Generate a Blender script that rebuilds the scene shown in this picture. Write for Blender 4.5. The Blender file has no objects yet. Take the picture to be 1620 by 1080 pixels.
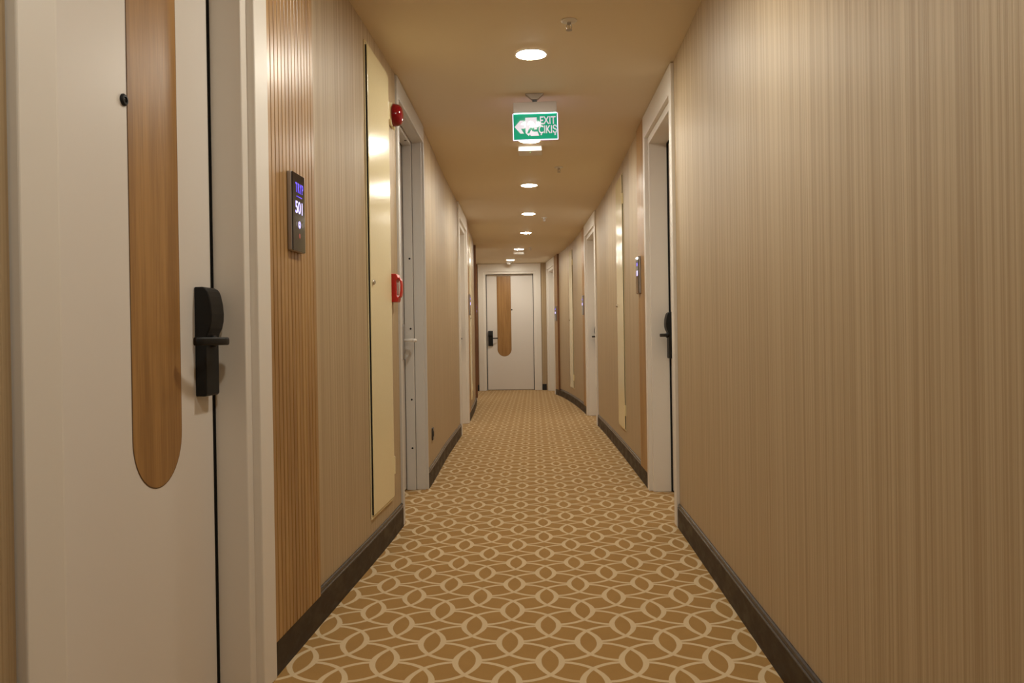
import bpy, bmesh, math, random
from mathutils import Vector, Matrix
random.seed(5)
C = bpy.context.scene
COL = C.collection
PI = math.pi
H = 2.4            # ceiling height
CAM_H = 0.988

# ------------------------------------------------------------------ node maths
class V:
    """a socket or number with arithmetic that builds Math nodes"""
    nt = None
    def __init__(s, x): s.x = x.x if isinstance(x, V) else x
    @staticmethod
    def op(o, *a, clamp=False):
        n = V.nt.nodes.new('ShaderNodeMath'); n.operation = o; n.use_clamp = clamp
        for i, q in enumerate(a):
            q = q.x if isinstance(q, V) else q
            if isinstance(q, (int, float)): n.inputs[i].default_value = q
            else: V.nt.links.new(q, n.inputs[i])
        return V(n.outputs[0])
    def __add__(s, o): return V.op('ADD', s, o)
    def __radd__(s, o): return V.op('ADD', o, s)
    def __sub__(s, o): return V.op('SUBTRACT', s, o)
    def __rsub__(s, o): return V.op('SUBTRACT', o, s)
    def __mul__(s, o): return V.op('MULTIPLY', s, o)
    def __rmul__(s, o): return V.op('MULTIPLY', s, o)
    def __truediv__(s, o): return V.op('DIVIDE', s, o)
def vabs(a): return V.op('ABSOLUTE', a)
def vsqrt(a): return V.op('SQRT', a)
def vmin(a, b): return V.op('MINIMUM', a, b)
def vmax(a, b): return V.op('MAXIMUM', a, b)
def ping(a, s): return V.op('PINGPONG', a, s)
def less(a, b): return V.op('LESS_THAN', a, b)
def sstep(x, a, b):
    n = V.nt.nodes.new('ShaderNodeMapRange'); n.interpolation_type = 'SMOOTHSTEP'
    V.nt.links.new(x.x, n.inputs['Value'])
    n.inputs['From Min'].default_value = a; n.inputs['From Max'].default_value = b
    n.inputs['To Min'].default_value = 0; n.inputs['To Max'].default_value = 1
    return V(n.outputs['Result'])

def new_mat(name, color=(.8, .8, .8), rough=.5, metal=0, **kw):
    m = bpy.data.materials.new(name); m.use_nodes = True
    b = m.node_tree.nodes['Principled BSDF']
    b.inputs['Base Color'].default_value = (*color, 1)
    b.inputs['Roughness'].default_value = rough
    b.inputs['Metallic'].default_value = metal
    for k, v in kw.items(): b.inputs[k].default_value = v
    return m
def nt_of(m): V.nt = m.node_tree; return m.node_tree, m.node_tree.nodes['Principled BSDF']
def node(t, **kw):
    n = V.nt.nodes.new(t)
    for k, v in kw.items(): setattr(n, k, v)
    return n
def link(a, b): V.nt.links.new(a.x if isinstance(a, V) else a, b)
def mapping(src, scale, loc=(0, 0, 0)):
    mp = node('ShaderNodeMapping'); mp.inputs['Scale'].default_value = scale; mp.inputs['Location'].default_value = loc
    link(src, mp.inputs['Vector']); return mp.outputs[0]
def noise(vec, scale=1, detail=2, rough=.5):
    n = node('ShaderNodeTexNoise'); n.inputs['Scale'].default_value = scale
    n.inputs['Detail'].default_value = detail; n.inputs['Roughness'].default_value = rough
    link(vec, n.inputs['Vector']); return V(n.outputs['Fac'])
def mixc(fac, a, b):
    n = node('ShaderNodeMix', data_type='RGBA')
    link(fac, n.inputs['Factor'])
    for s, c in (('A', a), ('B', b)):
        sock = [i for i in n.inputs if i.name == s and i.type == 'RGBA'][0]
        if isinstance(c, tuple): sock.default_value = (*c, 1)
        else: link(c, sock)
    return [o for o in n.outputs if o.type == 'RGBA'][0]
def bump(h, strength, dist, bs):
    n = node('ShaderNodeBump'); n.inputs['Strength'].default_value = strength; n.inputs['Distance'].default_value = dist
    link(h, n.inputs['Height']); link(n.outputs[0], bs.inputs['Normal'])
def uvnode(): return node('ShaderNodeUVMap').outputs[0]
def objco(): return node('ShaderNodeTexCoord').outputs['Object']

M = {}
# striped vinyl wallpaper (UV: u = metres along the wall, v = height)
m = M['wallpaper'] = new_mat('striped_wallpaper', rough=.48); nt, bs = nt_of(m)
uv = uvnode()
n1 = noise(mapping(uv, (55, .14, 1)), 1, 3, .6)
n2 = noise(mapping(uv, (170, .3, 1), (7, 3, 0)), 1, 2, .6)
n3 = noise(mapping(uv, (520, .9, 1), (1, 9, 0)), 1, 1, .5)
f = sstep(n1 * .5 + n2 * .35 + n3 * .15, .385, .615)
col = mixc(f, (.36, .255, .142), (.53, .415, .262))
dark = sstep(n2, .62, .72)
col = mixc(dark * .55, col, (.24, .16, .09))
link(col, bs.inputs['Base Color'])
bump(n2 * .6 + n3 * .4, .5, .002, bs)
bs.inputs['Specular IOR Level'].default_value = .46

# carpet
m = M['carpet'] = new_mat('ring_lattice_carpet', rough=.95); nt, bs = nt_of(m)
sp = node('ShaderNodeSeparateXYZ'); link(objco(), sp.inputs[0])
X0, Y0 = V(sp.outputs[0]), V(sp.outputs[1])
wob = noise(mapping(objco(), (60, 60, 1)), 1, 2) - .5
A_, B_, W_, T_, E_ = .1272, .1585, .036, .103, .009
X = X0 + (Y0 - 2.52) * .012 - .005 + wob * .0016
Y = Y0 - 2.524 + wob * .0016
def curves(x, y):
    q = y / T_
    d1 = vabs(x - W_ * (1 - q * q)) / vsqrt(1 + (q * (2 * W_ / T_)) * (q * (2 * W_ / T_)))
    d1 = d1 - (.0098 - q * .0028) + V.op('GREATER_THAN', y, T_ + .006) * 9
    s = x / (A_ - W_)
    hh = B_ - E_ - T_
    g = 1 - (1 - s) * (1 - s)
    sl = (1 - s) * (2 * hh / (A_ - W_))
    d2 = vabs(y - (T_ + hh * g)) / vsqrt(1 + sl * sl) - .0076 + V.op('GREATER_THAN', s, 1.06) * 9
    return vmin(d1, d2)
fx, fy = ping(X, A_), ping(Y, B_)
# the lattice is centred: half a cell across and along gives the same ring; the folded cell is point-symmetric
d = vmin(curves(fx, fy), curves(A_ - fx, B_ - fy))
line = 1 - sstep(d, -.0009, .0011)
fuzz = noise(mapping(objco(), (420, 420, 1)), 1, 2)
big = noise(mapping(objco(), (9, 9, 1)), 1, 3)
brown = mixc(fuzz * .6 + big * .4, (.265, .140, .034), (.41, .235, .070))
cream = mixc(fuzz, (.50, .375, .215), (.68, .53, .33))
link(mixc(line, brown, cream), bs.inputs['Base Color'])
bump(fuzz * .7 + line * .3, .35, .003, bs)
bs.inputs['Specular IOR Level'].default_value = .15
bs.inputs['Sheen Weight'].default_value = .12

# ceiling paint
m = M['ceiling'] = new_mat('matt_ceiling_paint', (.76, .66, .50), .7); nt, bs = nt_of(m)
bump(noise(mapping(objco(), (40, 40, 40)), 1, 3), .05, .002, bs)

# painted door / frame
m = M['door_paint'] = new_mat('satin_white_door_paint', (.73, .69, .645), .38)
nt, bs = nt_of(m)
bump(noise(mapping(objco(), (220, 220, 60)), 1, 2), .04, .001, bs)
M['frame_paint'] = new_mat('satin_frame_paint', (.76, .72, .66), .43)
M['metal_frame'] = new_mat('grey_enamelled_metal', (.60, .585, .56), .36)

# wood
def wood(name, c1, c2, rough, sc=1):
    m = new_mat(name, rough=rough); nt, bs = nt_of(m)
    o = objco()
    w = noise(mapping(o, (26 * sc, 26 * sc, 1.5 * sc)), 1, 4, .6)
    g = noise(mapping(o, (240 * sc, 240 * sc, 5 * sc)), 1, 2, .5)
    k = sstep(w * .65 + g * .35, .34, .66)
    link(mixc(k, c1, c2), bs.inputs['Base Color'])
    bump(g, .15, .001, bs)
    return m
M['inlay'] = wood('oak_veneer', (.26, .128, .036), (.40, .215, .068), .40)
M['slat'] = wood('oak_slats', (.30, .155, .052), (.47, .28, .11), .33)
M['slat_groove'] = new_mat('groove_brown', (.035, .014, .005), .8)
M['brown_wood'] = wood('brown_stained_edge', (.16, .07, .03), (.25, .115, .05), .4)
M['rim'] = new_mat('inlay_rim_brown', (.11, .06, .03), .6)

# vinyl skirting with scuffs
m = M['base'] = new_mat('brown_vinyl_skirting', rough=.34); nt, bs = nt_of(m)
uv = uvnode()
s1 = noise(mapping(uv, (7, 14, 1)), 1, 4, .6)
link(mixc(sstep(s1, .45, .75), (.030, .019, .012), (.055, .037, .026)), bs.inputs['Base Color'])
link(sstep(s1, .3, .7) * .2 + .42, bs.inputs['Roughness']); bs.inputs['Specular IOR Level'].default_value = .3
M['bead'] = new_mat('dark_vinyl_bead', (.03, .027, .03), .22)

M['black'] = new_mat('matt_black_plastic', (.008, .008, .008), .5, 0, **{'Specular IOR Level': .3})
M['gap'] = new_mat('black_rubber_and_gap', (.004, .004, .004), .8)
M['chrome'] = new_mat('chrome', (.75, .75, .77), .15, 1)
M['steel'] = new_mat('brushed_steel', (.45, .43, .42), .4, 1)
m = M['cream'] = new_mat('glossy_cream_enamel', (.84, .745, .47), .19)
nt, bs = nt_of(m); bump(noise(mapping(objco(), (120, 120, 120)), 1, 2), .30, .0012, bs)
M['glass'] = new_mat('black_glass', (.012, .010, .012), .07)
M['red_lens'] = new_mat('red_polycarbonate', (.26, .003, .008), .12, **{'Transmission Weight': .25})
M['red'] = new_mat('red_plastic', (.55, .022, .014), .35)
M['white_plastic'] = new_mat('white_plastic', (.75, .72, .68), .4)
M['sign_plastic'] = new_mat('dim_grey_plastic', (.42, .37, .34), .5)
M['dark_plastic'] = new_mat('dark_grey_plastic', (.03, .028, .028), .4)
M['green_face'] = new_mat('green_acrylic', (.008, .17, .09), .06)
nt, bs = nt_of(M['green_face']); bs.inputs['Emission Color'].default_value = (.01, .42, .24, 1); bs.inputs['Emission Strength'].default_value = .40; bs.inputs['Specular IOR Level'].default_value = .3
def emit(name, c, s, base=(.8, .8, .8)):
    m = new_mat(name, base, .3); nt, bs = nt_of(m)
    bs.inputs['Emission Color'].default_value = (*c, 1); bs.inputs['Emission Strength'].default_value = s
    return m
LAMP = (.96, .905, .775)
M['lamp'] = emit('lit_led_diffuser', LAMP, 268)
M['sign_white'] = emit('backlit_white_film', (.85, .8, 1), .38, (.35, .34, .38)); M['sign_white'].node_tree.nodes['Principled BSDF'].inputs['Specular IOR Level'].default_value = .2
M['edge_glow'] = emit('lit_acrylic_edge', (.62, .50, 1.0), 1.5)
M['led_strip'] = emit('cool_led_strip', (.55, 1.0, 1.0), 5)
M['digit'] = emit('lit_digits', (.50, .44, 1.0), 2.2, (.05, .05, .1))
M['logo'] = emit('lit_blue_lettering', (.09, .05, .75), 1.6, (.02, .02, .1))
M['icon_red'] = emit('lit_red_icon', (.5, .05, .03), .35, (.05, .01, .01))
M['icon_grey'] = emit('unlit_icon', (.2, .19, .18), .12, (.1, .1, .1))
M['green_led'] = emit('green_led', (.2, 1, .4), 3)

# ------------------------------------------------------------------ mesh builder
class MB:
    def __init__(s): s.v = []; s.f = []; s.uv = None
    def box(s, a0, a1, b0, b1, c0, c1):
        n = len(s.v)
        s.v += [(a0, b0, c0), (a1, b0, c0), (a1, b1, c0), (a0, b1, c0), (a0, b0, c1), (a1, b0, c1), (a1, b1, c1), (a0, b1, c1)]
        s.f += [tuple(n + i for i in q) for q in ((0, 3, 2, 1), (4, 5, 6, 7), (0, 1, 5, 4), (1, 2, 6, 5), (2, 3, 7, 6), (3, 0, 4, 7))]
        return s
    def prism(s, poly, lo, hi, axis):
        """poly of (p,q); axis 's': poly=(d,z); axis 'd': poly=(s,z); axis 'z': poly=(s,d)"""
        n = len(s.v); k = len(poly)
        for t in (lo, hi):
            for p, q in poly:
                s.v.append({'s': (t, p, q), 'd': (p, t, q), 'z': (p, q, t)}[axis])
        s.f.append(tuple(range(n, n + k))); s.f.append(tuple(range(n + 2 * k - 1, n + k - 1, -1)))
        for i in range(k):
            j = (i + 1) % k
            s.f.append((n + i, n + j, n + k + j, n + k + i))
        return s
    def lathe(s, prof, c, axis='z', seg=40):
        """prof list of (radius, height) ; closed with caps where r=0"""
        n = len(s.v); k = len(prof)
        for i in range(seg):
            a = 2 * PI * i / seg
            for r, h in prof:
                u, w = r * math.cos(a), r * math.sin(a)
                p = {'z': (c[0] + u, c[1] + w, c[2] + h), 'd': (c[0] + u, c[1] + h, c[2] + w), 's': (c[0] + h, c[1] + u, c[2] + w)}[axis]
                s.v.append(p)
        for i in range(seg):
            j = (i + 1) % seg
            for q in range(k - 1):
                s.f.append((n + i * k + q, n + j * k + q, n + j * k + q + 1, n + i * k + q + 1))
        return s
    def sweep(s, pts, w, h, seg=12, up=Vector((0, 0, 1)), power=.5):
        """superellipse section (w across, h along up) swept along pts"""
        pts = [Vector(p) for p in pts]; n = len(s.v); rings = []
        for i, p in enumerate(pts):
            t = (pts[min(i + 1, len(pts) - 1)] - pts[max(i - 1, 0)]).normalized()
            side = t.cross(up).normalized(); u2 = side.cross(t).normalized()
            for k in range(seg):
                a = 2 * PI * (k + .5) / seg
                ca, sa = math.cos(a), math.sin(a)
                x = math.copysign(abs(ca) ** power, ca) * w / 2; y = math.copysign(abs(sa) ** power, sa) * h / 2
                q = p + side * x + u2 * y; s.v.append(tuple(q))
        for i in range(len(pts) - 1):
            for k in range(seg):
                a = n + i * seg + k; b = n + i * seg + (k + 1) % seg
                s.f.append((a, b, b + seg, a + seg))
        s.f.append(tuple(n + k for k in range(seg))); e = n + (len(pts) - 1) * seg
        s.f.append(tuple(e + seg - 1 - k for k in range(seg)))
        return s
    def build(s, name, mat, parent=None, side=1, bevel=0, smooth=False, segs=2, kind=None, merge=False):
        me = bpy.data.meshes.new(name)
        me.from_pydata([(a, side * b, c) for a, b, c in s.v], [], s.f)
        bm = bmesh.new(); bm.from_mesh(me)
        if merge: bmesh.ops.remove_doubles(bm, verts=bm.verts, dist=1e-6)
        bmesh.ops.recalc_face_normals(bm, faces=bm.faces); bm.to_mesh(me); bm.free()
        me.materials.append(M[mat])
        if smooth:
            for p in me.polygons: p.use_smooth = True
        if s.uv:
            ul = me.uv_layers.new(name='UVMap')
            for lp in me.loops: ul.data[lp.index].uv = s.uv[lp.vertex_index]
        o = bpy.data.objects.new(name, me); COL.objects.link(o)
        if parent: o.parent = parent
        if bevel:
            b = o.modifiers.new('edge', 'BEVEL'); b.width = bevel; b.segments = segs; b.limit_method = 'ANGLE'; b.angle_limit = .6
        if smooth and bevel: pass
        if kind: o['kind'] = kind
        return o

def tag(o, label=None, cat=None, group=None, kind=None):
    if label: o['label'] = label
    if cat: o['category'] = cat
    if group: o['group'] = group
    if kind: o['kind'] = kind
    return o
def empty(name, loc, rz=0):
    o = bpy.data.objects.new(name, None); COL.objects.link(o)
    o.empty_display_size = .05; o.location = loc; o.rotation_euler = (0, 0, rz); return o

# text turned into a mesh: text lies in the (s, z) plane, facing +d
def text_part(name, body, mat, parent, side, s, d, z, height, xscale=1, off=.0, depth=.0006, flip=False, align='CENTER', space=1):
    cu = bpy.data.curves.new('txt', 'FONT'); cu.body = body; cu.align_x = align; cu.align_y = 'CENTER'
    cu.size = height / .69; cu.extrude = depth; cu.offset = off; cu.resolution_u = 4; cu.space_character = space
    t = bpy.data.objects.new('txt', cu); COL.objects.link(t)
    dg = bpy.context.evaluated_depsgraph_get()
    me = bpy.data.meshes.new_from_object(t.evaluated_get(dg))
    bpy.data.objects.remove(t); bpy.data.curves.remove(cu)
    # reading direction along local x as seen from the corridor
    rd = -1 if (side == 1) else 1
    for v in me.vertices:
        x, y, zz = v.co
        v.co = (s + rd * x * xscale, side * (d + zz), z + y)
    bm = bmesh.new(); bm.from_mesh(me); bmesh.ops.recalc_face_normals(bm, faces=bm.faces); bm.to_mesh(me); bm.free()
    me.name = name; me.materials.clear(); me.materials.append(M[mat])
    o = bpy.data.objects.new(name, me); COL.objects.link(o); o.parent = parent
    return o

# ------------------------------------------------------------------ plan of the corridor
LW = [(-.93, -4.2), (-.90, -2), (-.815, 2.4), (-.770, 4.36), (-.784, 5.45), (-.835, 7.0), (-.866, 8.44), (-.902, 9.76), (-.962, 11.2), (-1.02, 12.2), (-1.11, 13.4), (-1.24, 14.5), (-1.42, 15.62)]
RW = [(.66, -4.2), (.670, -2), (.680, 2.4), (.690, 4.29), (.675, 5.37), (.655, 6.9), (.630, 8.3), (.602, 9.243), (.547, 10.556), (.458, 12.1), (.300, 13.8), (.214, 14.37), (.070, 15.60)]
def interp(P):
    xs = [p[1] for p in P]; ys = [p[0] for p in P]; n = len(P)
    dl = [(ys[i + 1] - ys[i]) / (xs[i + 1] - xs[i]) for i in range(n - 1)]
    mm = [dl[0]] + [0 if dl[i - 1] * dl[i] <= 0 else 2 * dl[i - 1] * dl[i] / (dl[i - 1] + dl[i]) for i in range(1, n - 1)] + [dl[-1]]
    def g(y):
        i = 0
        while i < n - 2 and y > xs[i + 1]: i += 1
        h = xs[i + 1] - xs[i]; t = (y - xs[i]) / h
        return ((2 * t**3 - 3 * t**2 + 1) * ys[i] + (t**3 - 2 * t**2 + t) * h * mm[i] + (-2 * t**3 + 3 * t**2) * ys[i + 1] + (t**3 - t**2) * h * mm[i + 1])
    return g
gL, gR = interp(LW), interp(RW)
gE = None
Y_END = 15.62
class Run:
    """where a module stands on a wall: local x runs along the wall, side*y points into the corridor"""
    def __init__(s, g, side): s.g = g; s.side = side
    def pt(s, t): return Vector((s.g(t), t, 0)) if s.g else Vector((t, Y_END, 0))
    def frame(s, t0, t1):
        p, q = s.pt(t0), s.pt(t1); dv = q - p
        return p, math.atan2(dv.y, dv.x), dv.length
RL, RR, RE = Run(gL, -1), Run(gR, 1), Run(None, -1)

# door openings (t0, t1)
DL = [(1.273, 2.403), (4.372, 5.452), (8.44, 9.76), (13.02, 14.2)]
DR = [(4.295, 5.372), (9.243, 10.556), (14.40, 15.52)]
DE = [(-1.228, -.036)]
RECESS = .165
def wall_poly(run, t0, t1, doors, step=.3):
    """front line of the wall with its recesses; returns [(point, arclength)]"""
    out = []; u = 0; last = None
    def add(p, du=True):
        nonlocal u, last
        if last is not None: u += (p - last).length
        last = p; out.append((p, u))
    t = t0; ds = sorted(doors); edges = []
    ts = [t0]
    for a, b in ds:
        n = max(1, int((a - ts[-1]) / step))
        base = ts[-1]
        for i in range(1, n): add_t = base + (a - base) * i / n; ts.append(add_t)
        ts.append(('door', a, b)); ts.append(b)
    base = ts[-1]; n = max(1, int((t1 - base) / step))
    for i in range(1, n + 1): ts.append(base + (t1 - base) * i / n)
    for q in ts:
        if isinstance(q, tuple):
            _, a, b = q
            p, ang, L = run.frame(a - .002, b + .002)
            nrm = Vector((-math.sin(ang), math.cos(ang), 0)) * run.side
            e = run.pt(b + .002)
            add(p); add(p - nrm * RECESS); add(e - nrm * RECESS); add(e)
        elif q not in [d[1] for d in ds]: add(run.pt(q))
    return out
def wall(name, run, t0, t1, doors, back, label):
    fr = wall_poly(run, t0, t1, doors)
    mb = MB(); mb.uv = []
    n = len(fr)
    for z in (0, H + .02):
        for p, u in fr: mb.v.append((p.x, p.y, z)); mb.uv.append((u, z))
    for i in range(n - 1): mb.f.append((i, i + 1, n + i + 1, n + i))
    # outer skin so the wall is a solid
    bk = [back(fr[-1][0]), back(fr[0][0])]
    k = len(mb.v)
    for z in (0, H + .02):
        for p in bk: mb.v.append((p.x, p.y, z)); mb.uv.append((0, z))
    mb.f += [(k, k + 1, k + 3, k + 2), (n - 1, k, k + 2, 2 * n - 1), (k + 1, 0, n, k + 3)]
    mb.f.append(tuple(list(range(n)) + [k, k + 1])); mb.f.append(tuple([n + i for i in range(n)] + [k + 2, k + 3]))
    return tag(mb.build(name, 'wallpaper'), label, 'wall', kind='structure')
wall('wall_left', RL, -4.0, Y_END + .3, DL, lambda p: Vector((-2.3, p.y, 0)), 'left corridor wall in vertical beige striped wallpaper')
wall('wall_right', RR, -4.0, Y_END + .3, DR, lambda p: Vector((1.3, p.y, 0)), 'right corridor wall in vertical beige striped wallpaper')
wall('wall_end', RE, -1.47, .5, DE, lambda p: Vector((p.x, 16.1, 0)), 'short end wall around the far door')
mb = MB(); mb.box(-1.3, 1.0, -4.15, -4.0, 0, H + .02); mb.uv = [(v[0], v[2]) for v in mb.v]
tag(mb.build('wall_back', 'wallpaper'), 'plain corridor wall closing the passage behind the viewpoint', 'wall', kind='structure')
mb = MB(); mb.box(-2.4, 1.4, -4.2, 16.1, -.1, 0)
tag(mb.build('floor', 'carpet'), 'brown carpet with a cream lattice of interlaced rings', 'carpet', kind='structure')
mb = MB(); mb.box(-2.4, 1.4, -4.2, 16.1, H, H + .1)
tag(mb.build('ceiling', 'ceiling'), 'plain beige painted corridor ceiling', 'ceiling', kind='structure')

# ------------------------------------------------------------------ skirting
def skirting(name, runs, label):
    """runs: (run, t0, t1, with_bead)"""
    root = MB(); root.uv = []; bead = MB()
    BH = .098
    for run, t0, t1, bd in runs:
        n = max(2, int((t1 - t0) / .25) + 1)
        pts = []
        for i in range(n):
            t = t0 + (t1 - t0) * i / (n - 1)
            a, b = run.pt(t - .02), run.pt(t + .02); dv = (b - a).normalized()
            nrm = Vector((-dv.y, dv.x, 0)) * run.side
            pts.append((run.pt(t), nrm, t))
        def strip(mb, prof, uv=True):
            k = len(prof); st = len(mb.v)
            for p, nm, t in pts:
                for d, z in prof:
                    q = p + nm * d; mb.v.append((q.x, q.y, z))
                    if mb.uv is not None: mb.uv.append((t, z + d))
            for i in range(n - 1):
                for j in range(k):
                    jj = (j + 1) % k
                    mb.f.append((st + i * k + j, st + i * k + jj, st + (i + 1) * k + jj, st + (i + 1) * k + j))
            mb.f.append(tuple(st + j for j in range(k))); mb.f.append(tuple(st + (n - 1) * k + j for j in range(k)))
        strip(root, [(.0005, .0), (.014, .0), (.012, .010), (.012, BH), (.0005, BH)])
        if bd: strip(bead, [(.0005, BH), (.0115, BH), (.013, BH + .003), (.0125, BH + .006), (.009, BH + .009), (.010, BH + .014), (.008, BH + .021), (.004, BH + .024), (.0005, BH + .024)])
    o = root.build(name, 'base', kind='structure'); tag(o, label, 'baseboard')
    if bead.v: bead.build('top_bead', 'bead', o)
    return o
SL = [(2.403, 2.86, RL), (9.76, 10.14, RL), (12.42, 13.02, RL)]
skirting('baseboard_left', [(RL, -4, 1.272, True), (RL, 2.405, 2.86, False), (RL, 2.86, 4.368, True), (RL, 5.456, 8.437, True), (RL, 9.763, 10.15, False), (RL, 10.15, 12.42, True), (RL, 12.42, 13.0, False), (RL, 14.21, 15.6, True)], 'dark brown vinyl skirting along the left wall')
skirting('baseboard_right', [(RR, -4, 4.29, True), (RR, 5.376, 5.74, False), (RR, 5.74, 9.24, True), (RR, 10.56, 10.90, False), (RR, 10.90, 13.98, True), (RR, 13.98, 14.39, False)], 'dark brown vinyl skirting along the right wall')
M['base_black'] = new_mat('black_skirting', (.01, .009, .009), .4)
mb = MB(); mb.box(-.033, .045, Y_END - .014, Y_END - .001, 0, .115); mb.box(-1.40, -1.231, Y_END - .03, Y_END - .001, 0, .115)
tag(mb.build('baseboard_end', 'base_black', kind='structure'), 'black skirting either side of the far door', 'baseboard')

# ------------------------------------------------------------------ doors
def rrect(s0, s1, z0, z1, r, seg=6, corners=(1, 1, 1, 1)):
    out = []
    for (cx, cz, a0, on) in ((s1 - r, z0 + r, -90, corners[0]), (s1 - r, z1 - r, 0, corners[1]), (s0 + r, z1 - r, 90, corners[2]), (s0 + r, z0 + r, 180, corners[3])):
        if on:
            for i in range(seg + 1):
                a = math.radians(a0 + 90 * i / seg); out.append((cx + r * math.cos(a), cz + r * math.sin(a)))
        else:
            a = math.radians(a0 + 45); out.append((cx + r * (1 if math.cos(a) > 0 else -1), cz + r * (1 if math.sin(a) > 0 else -1)))
    return out

def guest_door(name, run, t0, t1, label, lock_far=True, inlay=(.19, .45), lockpos=(.022, .106), D=.128, BD=.104, IN=.144):
    p, ang, W = run.frame(t0, t1)
    e = empty(name, p, ang); tag(e, label, 'door', 'guest room doors along the corridor', 'structure')
    sd = run.side
    def S(x): return W - x if lock_far else x      # x is measured from the lock-side outer edge
    def bx(mb, a, b, *r): a, b = S(a), S(b); return mb.box(min(a, b), max(a, b), *r)
    # frame: raised outer band, lower inner face, reveal
    fr = MB()
    ztop = H - .004
    fr.prism([(0.001, 0), (BD, 0), (BD, 2.25), (W - BD, 2.25), (W - BD, 0), (W - .001, 0), (W - .001, ztop), (0.001, ztop)], -.03, .017, 'd')
    fr.prism([(BD - .02, 0), (IN, 0), (IN, 2.205), (W - IN, 2.205), (W - IN, 0), (W - BD + .02, 0), (W - BD + .02, 2.27), (BD - .02, 2.27)], -.150, -.006, 'd')
    fr.build('frame', 'frame_paint', e, sd, bevel=.003)
    g = .013; SD = .010 if D > .1 else .003
    BS = -D + .0005
    lf = MB(); bx(lf, IN + g, W - IN - g, -D - .02, -D, .010, 2.198)
    leaf = lf.build('leaf', 'door_paint', e, sd, bevel=.0015)
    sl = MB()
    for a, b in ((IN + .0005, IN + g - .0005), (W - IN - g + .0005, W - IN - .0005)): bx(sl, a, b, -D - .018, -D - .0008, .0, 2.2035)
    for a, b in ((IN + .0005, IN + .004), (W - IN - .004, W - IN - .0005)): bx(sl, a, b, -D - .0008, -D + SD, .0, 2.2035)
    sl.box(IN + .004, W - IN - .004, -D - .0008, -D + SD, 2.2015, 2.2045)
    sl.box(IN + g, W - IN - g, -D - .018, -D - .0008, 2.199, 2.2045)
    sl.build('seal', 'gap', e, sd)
    # oak inlay, rounded at its foot
    L0 = IN + g
    a, b = sorted((S(L0 + inlay[0]), S(L0 + inlay[1])))
    r = (b - a) / 2
    def tongue(gr):
        pts = [(a - gr, 2.170 + gr), ]
        cx, cz = (a + b) / 2, .652 + r
        for i in range(25):
            th = PI + PI * i / 24; pts.append((cx + (r + gr) * math.cos(th), cz + (r + gr) * math.sin(th) * 1.05))
        pts.append((b + gr, 2.170 + gr)); return pts
    MB().prism(tongue(.0025), BS - .0004, BS + .0001, 'd').build('inlay_rim', 'rim', leaf, sd)
    MB().prism(tongue(0), BS + .0002, BS + .0007, 'd').build('wood_inlay', 'inlay', leaf, sd)
    # peephole
    pk = MB(); c = (S(L0 + inlay[1] + .017), BS, 1.53)
    pk.lathe([(0, 0), (.0135, 0), (.0135, .003), (.011, .006), (.0065, .0065), (.006, .003), (0, .003)], c, 'd', 24)
    ph = pk.build('peephole', 'black', leaf, sd, smooth=False)
    pl = MB(); pl.lathe([(0, .0031), (.0058, .0031), (.0045, .0048), (0, .0056)], c, 'd', 16); pl.build('lens', 'glass', ph, sd, smooth=True)
    # electronic lock with bulging reader above its lever
    z = lambda q: q
    prof = [(0, .847), (.026, .847), (.030, .852), (.030, .985), (.0305, 1.000), (.034, 1.013), (.041, 1.026), (.0455, 1.045), (.0465, 1.065), (.0445, 1.090), (.040, 1.112), (.036, 1.124), (.031, 1.131), (.022, 1.136), (0, 1.136)]
    lk = MB(); a2, b2 = sorted((S(L0 + lockpos[0]), S(L0 + lockpos[1])))
    lk.prism([(d + BS, q) for d, q in prof], a2, b2, 's')
    lock = lk.build('lock', 'black', e, sd, bevel=.005, segs=3)
    # lever
    dirn = 1 if not lock_far else -1
    xs = S(L0 + lockpos[0] + .045)
    lv = MB()
    base = BS
    lv.lathe([(0, 0), (.016, 0), (.016, .010), (.012, .013), (0, .013)], (xs, base + .030, .992), 'd', 24)
    path = [(xs, base + .036, .992), (xs, base + .056, .992), (xs + dirn * .002, base + .066, .992), (xs + dirn * .007, base + .073, .992), (xs + dirn * .016, base + .077, .992)]
    path += [(xs + dirn * (.016 + .122 * i / 6), base + .077 - .030 * (i / 6) ** 1.8, .992) for i in range(1, 7)]
    lv.sweep(path, .014, .021, 16, power=.55)
    lv.build('handle', 'black', lock, sd, smooth=True)
    return e
guest_door('door_1', RL, *DL[0], 'large white guest room door with oak strip, beside the lit 501 number plate', True, (.191, .428), (.024, .106), .097)
guest_door('door_2', RL, *DL[2], 'guest room door recessed in the left wall beyond the fire door and the power socket', True)
guest_door('door_3', RL, *DL[3], 'guest room door hidden in the curve of the left wall just before the end', False)
guest_door('door_4', RR, *DR[0], 'guest room door in the right wall with black lock, opposite the grey fire door', True, BD=.070, IN=.105)
guest_door('door_5', RR, *DR[1], 'second guest room door on the right wall, halfway down the corridor', True)
guest_door('door_6', RR, *DR[2], 'guest room door on the right wall touching the corridor end', False)
guest_door('door_7', RE, *DE[0], 'white door with oak strip closing the far end of the corridor', False, (.193, .457), (.018, .108))

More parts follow.
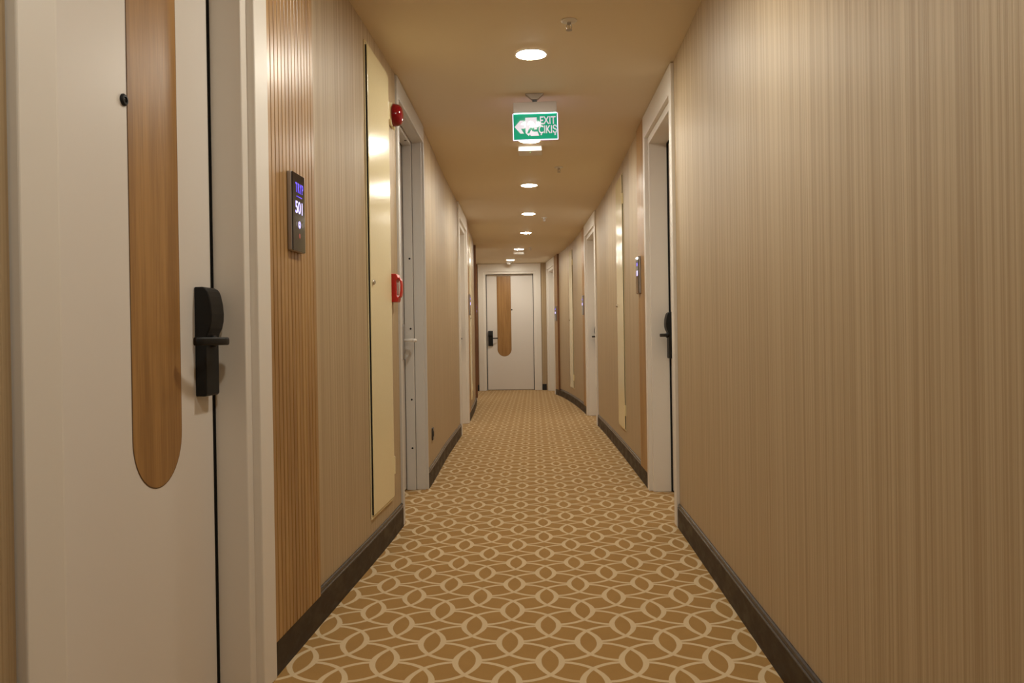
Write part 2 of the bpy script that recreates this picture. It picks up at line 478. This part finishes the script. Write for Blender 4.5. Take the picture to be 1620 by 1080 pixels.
# fire door in its grey metal frame
p, ang, W = RL.frame(*DL[1]); e = empty('door_8', p, ang)
tag(e, 'fire door in a grey metal frame beside the red alarm beacon', 'door', kind='structure')
fr = MB(); ztop = H - .004
fr.prism([(.001, 0), (.055, 0), (.055, 2.285), (W - .02, 2.285), (W - .02, 0), (W - .001, 0), (W - .001, ztop), (.001, ztop)], -.03, .012, 'd')
fr.prism([(.03, 0), (.056, 0), (.056, 2.284), (W - .036, 2.284), (W - .036, 0), (W - .005, 0), (W - .005, 2.32), (.03, 2.32)], -.066, -.004, 'd')
fr.prism([(.03, 0), (.068, 0), (.068, 2.262), (W - .050, 2.262), (W - .050, 0), (W - .005, 0), (W - .005, 2.32), (.03, 2.32)], -.128, -.068, 'd')
fr.build('frame', 'metal_frame', e, -1, bevel=.003)
lf = MB(); lf.box(.072, W - .054, -.155, -.130, .012, 2.258)
leaf = lf.build('leaf', 'metal_frame', e, -1, bevel=.002)
for zz in (1.52, 1.06, .595, .276):
    mb = MB(); mb.lathe([(0, 0), (.0065, 0), (.0065, -.002), (0, -.002)], (W - .0495, -.088, zz), 's', 16)
    mb.build('fixing_hole', 'gap', e, -1)
mb = MB(); mb.lathe([(0, 0), (.008, 0), (.008, -.002), (0, -.002)], (W - .19, -.082, 2.262), 'z', 16)
mb.build('fixing_hole', 'gap', e, -1)
xs = W - .115
mb = MB(); mb.prism(rrect(xs - .025, xs + .025, .86, 1.09, .02), -.1300, -.120, 'd')
pl = mb.build('handle_plate', 'steel', e, -1, bevel=.002)
lv = MB()
path = [(xs, -.121, .985), (xs, -.075, .985), (xs - .004, -.055, .985), (xs - .012, -.046, .984), (xs - .025, -.042, .983)] + [(xs - .025 - .02 * i, -.042, .983) for i in range(1, 6)]
lv.sweep(path, .016, .020, 14, power=.8); lv.build('handle', 'white_plastic', pl, -1, smooth=True)

# ------------------------------------------------------------------ slatted oak strips
def slats(run, t0, t1, label, n=None, dark_edge=False):
    p, ang, W = run.frame(t0, t1); e = empty('slatted_wood_panel', p, ang)
    tag(e, label, 'wood panel', 'slatted oak strips beside the room doors')
    W -= .002
    n = n or max(6, round(W / .027)); pitch = W / n
    bk = MB(); bk.box(.002, W, .0008, .0045, .099, H - .004); bk.build('backing', 'slat_groove', e, run.side)
    sl = MB(); g = .0055
    for i in range(n):
        a = .002 + i * pitch; b = a + pitch - g
        sl.box(a, b, .0046, .0135, .099, H - .004)
    sl.build('slats', 'slat', e, run.side, bevel=.0012, segs=1)
    if dark_edge is not False:
        x = -.001 if dark_edge == 0 else W
        mb = MB(); mb.box(x - .012, x - .0005, .001, .034, .0985, H - .004)
        mb.build('edge_strip', 'brown_wood', e, run.side)
    return e
slats(RL, 2.404, 2.86, 'wide slatted oak strip beside the near left door, carrying the lit 501 plate', 14)
slats(RL, 9.765, 10.14, 'slatted oak strip past the recessed door on the left wall, behind a small plate')
slats(RL, 12.43, 13.015, 'slatted oak strip with dark brown edge where the left wall curves before the end', dark_edge=0)
slats(RR, 5.376, 5.73, 'slatted oak strip beyond the near right door, glossy with lamp reflections')
slats(RR, 10.562, 10.90, 'slatted oak strip beyond the middle door of the right wall')
slats(RR, 13.99, 14.392, 'slatted oak strip with dark brown edge beside the last door on the right', dark_edge=0)
# brown timber strip left of the far door
e = empty('timber_strip', (-1.40, Y_END, 0), 0); tag(e, 'narrow brown timber strip left of the far door, above a black skirting block', 'wood panel')
mb = MB(); mb.box(.0, .165, .0015, .030, .1155, H - .004); mb.build('board', 'brown_wood', e, -1)

# ------------------------------------------------------------------ cream service doors
def service(run, t0, t1, z0, z1, label, lock_far=False, hinges=(.36, 2.14), outset=True):
    p, ang, W = run.frame(t0, t1); e = empty('service_door', p, ang)
    tag(e, label, 'service door', 'cream service doors in the walls'); sd = run.side
    S = lambda x: W - x if lock_far else x       # x measured from the lock side
    fr = MB(); w = .016
    fr.prism([(0, z0 - w), (W, z0 - w), (W, z1 + w), (0, z1 + w)], .0008, .0025, 'd')
    frame = fr.build('frame', 'cream', e, sd)
    rim = MB()
    rim.box(0, .008, .0026, .0042, z0 - w, z1 + w)
    rim.box(W - .008, W, .0026, .0042, z0 - w, z1 + w)
    rim.box(.010, W - .010, .0026, .006, z0 - w, z0 - w + .008); rim.box(.010, W - .010, .0026, .006, z1 + w - .008, z1 + w)
    rim.build('frame_lip', 'cream', frame, sd)
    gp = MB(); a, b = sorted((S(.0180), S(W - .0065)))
    gp.box(a, b, .0026, .0088, z0 + .0005, z1 - .0005); gp.build('black_infill', 'gap', frame, sd)  # black slab filling the gap between frame and leaf
    a, b = sorted((S(.0185), S(W - .006)))
    lf = MB(); lf.box(a, b, .0089, .0130, z0, z1); leaf = lf.build('leaf', 'cream', e, sd, bevel=.0015)
    c = (S(.055), .0131, 1.25)
    lk = MB(); lk.lathe([(0, 0), (.013, 0), (.013, .004), (.010, .009), (.004, .011), (0, .011)], c, 'd', 24)
    k = lk.build('lock', 'chrome', leaf, sd, smooth=True)
    kk = MB(); kk.box(c[0] - .0012, c[0] + .0012, c[1] + .0112, c[1] + .0118, c[2] - .006, c[2] + .006); kk.build('keyhole', 'gap', k, sd)
    for hz in hinges:
        a, b = sorted((S(W + .001), S(W + .026)))
        hg = MB(); hg.box(a, b, .0006, .006, hz - .044, hz + .044)
        hg.lathe([(0, -.044), (.0055, -.044), (.0055, .044), (0, .044)], (S(W + .001), .0115, hz), 'z', 14)
        hg.build('hinge', 'cream', e, sd, bevel=.0008)
    return e
service(RL, 3.65, 4.13, .205, 2.31, 'glossy cream service door left of the red alarm beacon and call point')
service(RL, 10.20, 10.62, .23, 2.29, 'small cream service door in the left wall beyond the recessed guest door')
service(RR, 6.70, 7.18, .24, 2.29, 'cream service door in the right wall beyond the near slatted oak strip', True, (.39, 2.10))
service(RR, 12.26, 12.68, .235, 2.28, 'cream service door in the right wall on the far curved stretch', True, (.39, 2.10))

# ------------------------------------------------------------------ room number plates
def plate(run, t, label, number=None, off=.0142, w=.122, zc=1.400, h=.250):
    p, ang, L = run.frame(t - .05, t + .05); p = run.pt(t)
    e = empty('room_number_plate', p, ang); tag(e, label, 'number plate', 'room number plates by the doors'); sd = run.side
    z0, z1 = zc - h / 2, zc + h / 2
    MB().prism(rrect(-w / 2, w / 2, z0, z1, .004, 4), off, off + .014, 'd').build('housing', 'steel', e, sd, bevel=.0015)
    gl = MB().prism(rrect(-w / 2 + .0012, w / 2 - .0012, z0 + .0012, z1 - .0012, .004, 4), off + .0141, off + .0175, 'd').build('glass', 'glass', e, sd, bevel=.0008)
    D = off + .0178
    if number:
        text_part('lettering', 'TRYP', 'logo', gl, sd, .006, D, z1 - .048, .030, .62, .0006, .0003, space=1.3)
        mb = MB(); x = -.022
        for wd in (.007, .004, .004, .004, .004, .004, .004, .004):
            mb.box(x, x + wd, D - .0002, D + .0003, z1 - .0755, z1 - .0725); x += wd + .0022 + (.003 if wd == .007 else 0)
        mb.build('lettering', 'logo', gl, sd)
        text_part('digits', number, 'digit', gl, sd, .004, D, z1 - .111, .038, .98, .0005, .0003)
        mb = MB()
        import itertools
        def ring(cx, cz, r0, r1, n=24):
            st = len(mb.v)
            for i in range(n):
                a = 2 * PI * i / n
                for r, dd in ((r1, 0), (r0, 0), (r0, .0005), (r1, .0005)): mb.v.append((cx + r * math.cos(a), D - .0002 + dd, cz + r * math.sin(a)))
            for i in range(n):
                j = (i + 1) % n
                for q in range(4): mb.f.append((st + i * 4 + q, st + j * 4 + q, st + j * 4 + (q + 1) % 4, st + i * 4 + (q + 1) % 4))
        ring(.003, z1 - .163, .0095, .0115)
        mb.build('icon', 'digit', gl, sd); mb = MB()
        mb.lathe([(0, 0), (.0035, 0), (.0035, .0004), (0, .0004)], (.003, D - .0002, z1 - .1585), 'd', 12)
        mb.prism([(-.0025, z1 - .170), (.0085, z1 - .170), (.0055, z1 - .1635), (.0005, z1 - .1635)], D - .0002, D + .0003, 'd')
        mb.build('icon', 'digit', gl, sd)
        mb = MB(); mb.prism(rrect(-.032, -.022, z1 - .170, z1 - .156, .003, 3), D - .0002, D + .0002, 'd'); mb.build('icon', 'icon_grey', gl, sd); mb = MB(); mb.prism(rrect(.026, .038, z1 - .170, z1 - .154, .003, 3), D - .0002, D + .0002, 'd')
        mb.build('icon', 'icon_grey', gl, sd)
        mb = MB(); mb.prism(rrect(-.005, .011, z1 - .207, z1 - .191, .006, 4), D - .0002, D + .0002, 'd'); mb.build('icon', 'icon_red', gl, sd)
    else:
        mb = MB()
        for i in (-1, 0, 1): mb.prism(rrect(i * .022 - .008, i * .022 + .008, z1 - .128, z1 - .094, .004, 3), D - .0002, D + .0003, 'd')
        mb.build('digits', 'digit', gl, sd)
        mb = MB(); mb.prism(rrect(-.025, .025, z1 - .062, z1 - .040, .003, 3), D - .0002, D + .0003, 'd'); mb.build('lettering', 'logo', gl, sd)
    return e
plate(RL, 2.628, 'black glass number plate with lit 501 on the slatted oak by the near door', '501')
plate(RL, 9.99, 'slim number plate seen edge-on on the slatted oak beyond the recessed left door')
plate(RL, 12.75, 'faint number plate on the left wall, last one before the far door')
plate(RR, 5.63, 'steel-edged number plate glowing violet, beyond the near right door lock')
plate(RR, 10.72, 'number plate on the middle slatted oak strip of the right wall')
plate(RR, 14.20, 'small violet-lit number plate beside the last door on the right')

# ------------------------------------------------------------------ fire beacon, call point, socket
p, ang, _ = RL.frame(4.25, 4.33); e = empty('alarm_beacon', RL.pt(4.245), ang)
tag(e, 'red domed fire alarm beacon high on the wall by the fire door', 'alarm beacon')
MB().prism(rrect(-.050, .050, 2.085, 2.205, .02), -.001, .012, 'd').build('base', 'cream', e, -1, bevel=.002)
pf = [(.058, .0125), (.058, .020)]
for i in range(1, 9):
    a = PI / 2 * i / 8; pf.append((.057 * math.cos(a) ** .5 if i < 8 else 0, .020 + .043 * math.sin(a)))
MB().lathe([(0, .0125)] + pf, (0, 0, 2.147), 'd', 40).build('lens', 'red_lens', e, -1, smooth=True)
MB().prism(rrect(-.008, .008, 2.072, 2.090, .004), .012, .02, 'd').build('tab', 'cream', e, -1)

e = empty('fire_call_point', RL.pt(4.20), ang); tag(e, 'red fire alarm call point with pull handle beside the service door', 'call point')
MB().prism([(.0008, 1.181), (.034, 1.181), (.040, 1.20), (.030, 1.215), (.028, 1.285), (.040, 1.30), (.030, 1.324), (.0008, 1.324)], -.040, .040, 's').build('body', 'red', e, -1, bevel=.003)
hd = MB(); hd.sweep([(0, .032, 1.304), (0, .042, 1.300), (0, .049, 1.288), (0, .051, 1.268), (0, .050, 1.235), (0, .046, 1.212), (0, .034, 1.200)], .052, .009, 14, up=Vector((1, 0, 0)).cross(Vector((0, 0, 1))), power=.5)
hd.build('pull_handle', 'red', e, -1)
MB().prism(rrect(-.018, .018, 1.222, 1.280, .003), .029, .031, 'd').build('window', 'white_plastic', e, -1)

p, ang, _ = RL.frame(5.74, 5.83); e = empty('power_socket', RL.pt(5.785), ang)
tag(e, 'dark square power socket low on the left wall past the fire door', 'socket')
MB().prism(rrect(-.042, .042, .283, .367, .006), .0008, .009, 'd').build('plate', 'dark_plastic', e, -1, bevel=.0015)
sk = MB(); sk.lathe([(.021, .0091), (.021, .0115), (.017, .0115), (.017, .0092)], (0, 0, .325), 'd', 24); sk.build('socket_ring', 'black', e, -1)

# ------------------------------------------------------------------ ceiling fittings
LAMPS = [(-.041, 4.121), (-.077, 5.915), (-.112, 7.654), (-.150, 9.406), (-.215, 11.096), (-.369, 13.13), (-.575, 14.90)]
LL = ['round lit ceiling lamp before the exit sign, nearest and largest of the row', 'round lit ceiling lamp partly hidden behind the exit sign', 'round lit ceiling lamp, first one clear of the exit sign and square unit',
      'round lit ceiling lamp, second one past the exit sign and square unit', 'round lit ceiling lamp, third one past the exit sign and square unit', 'round lit ceiling lamp just before the far square ceiling unit', 'round lit ceiling lamp before the end door and smoke detector']
extra = [(-.02, 2.37), (-.02, .62)]
for i, (x, y) in enumerate(LAMPS + extra):
    e = empty('ceiling_lamp', (x, y, H), 0)
    tag(e, LL[i] if i < len(LL) else 'round lit ceiling lamp overhead, outside the view', 'ceiling lamp', 'round lamps along the ceiling')
    MB().lathe([(.071, -.0005), (.079, -.0005), (.080, -.003), (.076, -.0055), (.071, -.004)] + [(.071, -.0005)], (0, 0, 0), 'z', 48).build('trim_ring', 'white_plastic', e, 1, smooth=False)
    MB().lathe([(0, -.001), (.0708, -.001), (.0700, -.004), (.055, -.0075), (.03, -.0095), (0, -.0105)], (0, 0, 0), 'z', 48).build('diffuser', 'lamp', e, 1, smooth=False)

SPR = [(.135, 3.70), (.148, 6.873), (.030, 9.73), (-.184, 12.89)]
SLB = ['sprinkler head with round white rosette, above and right of the nearest lamp', 'small sprinkler head on the ceiling right of the square unit past the sign', 'tiny sprinkler head beside the lamps halfway along the ceiling', 'tiny sprinkler head beside the lamp by the far square unit']
for (x, y), lb in zip(SPR, SLB):
    e = empty('sprinkler_head', (x, y, H), 0); tag(e, lb, 'sprinkler', 'sprinkler heads in the ceiling')
    MB().lathe([(0, -.0005), (.036, -.0005), (.036, -.003), (.030, -.007), (.012, -.009), (0, -.009)], (0, 0, 0), 'z', 32).build('rosette', 'white_plastic', e, 1, smooth=False)
    mb = MB(); mb.lathe([(0, -.0091), (.009, -.0091), (.009, -.018), (.006, -.020), (0, -.020)], (0, 0, 0), 'z', 16)
    for s_ in (-1, 1):
        mb.sweep([(s_ * .006, 0, -.018), (s_ * .012, 0, -.024), (s_ * .012, 0, -.032), (s_ * .003, 0, -.043)], .003, .003, 8, up=Vector((0, 1, 0)))
    mb.lathe([(0, -.020), (.0022, -.021), (.0022, -.042), (0, -.042)], (0, 0, 0), 'z', 10)
    mb.build('frame', 'steel', e, 1)
    MB().lathe([(0, -.0425), (.014, -.0425), (.014, -.0438), (0, -.0445)], (0, 0, 0), 'z', 20).build('deflector', 'steel', e, 1)

def ceil_unit(x, y, label):
    e = empty('ceiling_unit', (x, y, H), 0); tag(e, label, 'ceiling unit', 'square white units on the ceiling')
    MB().prism(rrect(-.088, .088, -.085, .085, .012), -.036, -.0008, 'z').build('body', 'white_plastic', e, 1, bevel=.004)
    MB().lathe([(0, -.0362), (.003, -.0362), (.003, -.037), (0, -.0375)], (.0, -.03, 0), 'z', 12).build('indicator', 'green_led', e, 1)
ceil_unit(-.078, 6.17, 'square white ceiling unit just below the exit sign in view')
ceil_unit(-.382, 13.60, 'square white ceiling unit near the far end of the corridor')
e = empty('smoke_detector', (-.62, 15.30, H), 0); tag(e, 'white domed smoke detector on the ceiling before the end door', 'smoke detector')
MB().lathe([(0, -.0008), (.052, -.0008), (.052, -.012), (.048, -.018), (0, -.018)], (0, 0, 0), 'z', 32).build('base', 'white_plastic', e, 1)
MB().lathe([(0, -.0182), (.044, -.0182), (.040, -.032), (.028, -.044), (.012, -.050), (0, -.051)], (0, 0, 0), 'z', 32).build('dome', 'white_plastic', e, 1, smooth=True)

# ------------------------------------------------------------------ exit sign
sx, sy = -.031, 4.795
e = empty('exit_sign', (sx, sy, H), 0); tag(e, 'green EXIT and ÇIKIŞ sign with running figure, hung from the ceiling', 'exit sign')
e.rotation_euler = (0, -.013, .02)
# local: s=x, side -1: +d towards the camera, z down from ceiling
mb = MB(); mb.prism([(-.054, -.0012), (.054, -.0012), (.050, -.006), (.016, -.036), (-.016, -.036), (-.050, -.006)], -.016, .016, 'd')
mb.build('mount', 'sign_plastic', e, -1, bevel=.002)
MB().box(-.013, .013, -.009, .009, -.0500, -.0362).build('joint', 'dark_plastic', e, -1)
MB().prism(rrect(-.126, .126, -.112, -.0502, .006), -.016, .016, 'd').build('housing', 'sign_plastic', e, -1, bevel=.003)
Z1, Z0 = -.1125, -.268
pn = MB().prism(rrect(-.131, .131, Z0, Z1, .003), -.003, .003, 'd').build('panel', 'edge_glow', e, -1, bevel=.0008)
fc = MB().box(-.1265, .1265, .0031, .0036, Z0 + .0045, Z1 - .002).build('green_face', 'green_face', pn, -1)
MB().box(-.1225, .1225, .0040, .0105, Z1 - .0035, Z1 - .0002).build('led_strip', 'led_strip', e, -1)
W0, H0 = .253, .150
def P(px, py):   # sign artwork coordinates from the top left of the green face, in hundredths of its height
    return (-.1265 + px * .0015, Z1 - .002 - py * .0015)
def art(name, polys, mat='sign_white', d=.0038):
    mb = MB()
    for q in polys: mb.prism([P(*a) for a in q], d - .0001, d + .0003, 'd')
    return mb.build(name, mat, fc, -1)
art('pictogram', [[(4, 50), (26, 26), (40, 26), (28, 42), (42, 42), (42, 57), (28, 57), (40, 76), (26, 76)]])            # arrow
art('pictogram', [[(46, 15), (90, 15), (90, 62), (80, 62), (80, 40), (74, 34), (66, 52), (58, 74), (62, 80), (58, 86), (46, 74)],
                  [(72, 56), (60, 76), (66, 86), (98, 86), (92, 70), (78, 70)]])          # doorway light
art('pictogram', [[(62, 26), (70, 30), (60, 44), (54, 42)], [(72, 30), (80, 36), (68, 56), (56, 78), (52, 75), (63, 52)], [(70, 50), (77, 62), (96, 61), (96, 67), (73, 69), (66, 57)], [(78, 38), (86, 48), (92, 47), (92, 52), (83, 53), (75, 42)]], 'green_face', .0042)
for nm, tx, py in (('lettering', 'EXIT', 29), ('lettering', 'ÇIKIŞ', 64)):
    c = P(132, py)
    text_part(nm, tx, 'sign_white', fc, -1, c[0], .0040, c[1], .0435, .72 if tx == 'EXIT' else .69, .0010, .0003)

# ------------------------------------------------------------------ camera
F = 1308.0
yaw = math.atan(50 / F); roll = .0155; pit = 5.2 / F
fwd0 = Vector((-math.sin(yaw), math.cos(yaw), 0)); R = Vector((math.cos(yaw), math.sin(yaw), 0)); U = Vector((0, 0, 1))
fwd = fwd0 * math.cos(pit) - U * math.sin(pit); up = U * math.cos(pit) + fwd0 * math.sin(pit)
cx = R * math.cos(roll) - up * math.sin(roll); cy = R * math.sin(roll) + up * math.cos(roll)
cam = bpy.data.cameras.new('camera'); cam.sensor_width = 22.3; cam.lens = F * 22.3 / 1620; cam.clip_start = .02
co = bpy.data.objects.new('camera', cam); COL.objects.link(co)
co.matrix_world = Matrix(((cx.x, cy.x, -fwd.x, 0), (cx.y, cy.y, -fwd.y, 0), (cx.z, cy.z, -fwd.z, CAM_H), (0, 0, 0, 1)))
C.camera = co

w = bpy.data.worlds.new('world'); C.world = w; w.use_nodes = True
w.node_tree.nodes['Background'].inputs[0].default_value = (.02, .016, .012, 1)
C.view_settings.view_transform = 'Standard'; C.view_settings.look = 'None'; C.view_settings.gamma = 1
C.view_settings.use_curve_mapping = False
C.view_settings.exposure = 0
C.cycles.max_bounces = 16; C.cycles.diffuse_bounces = 10
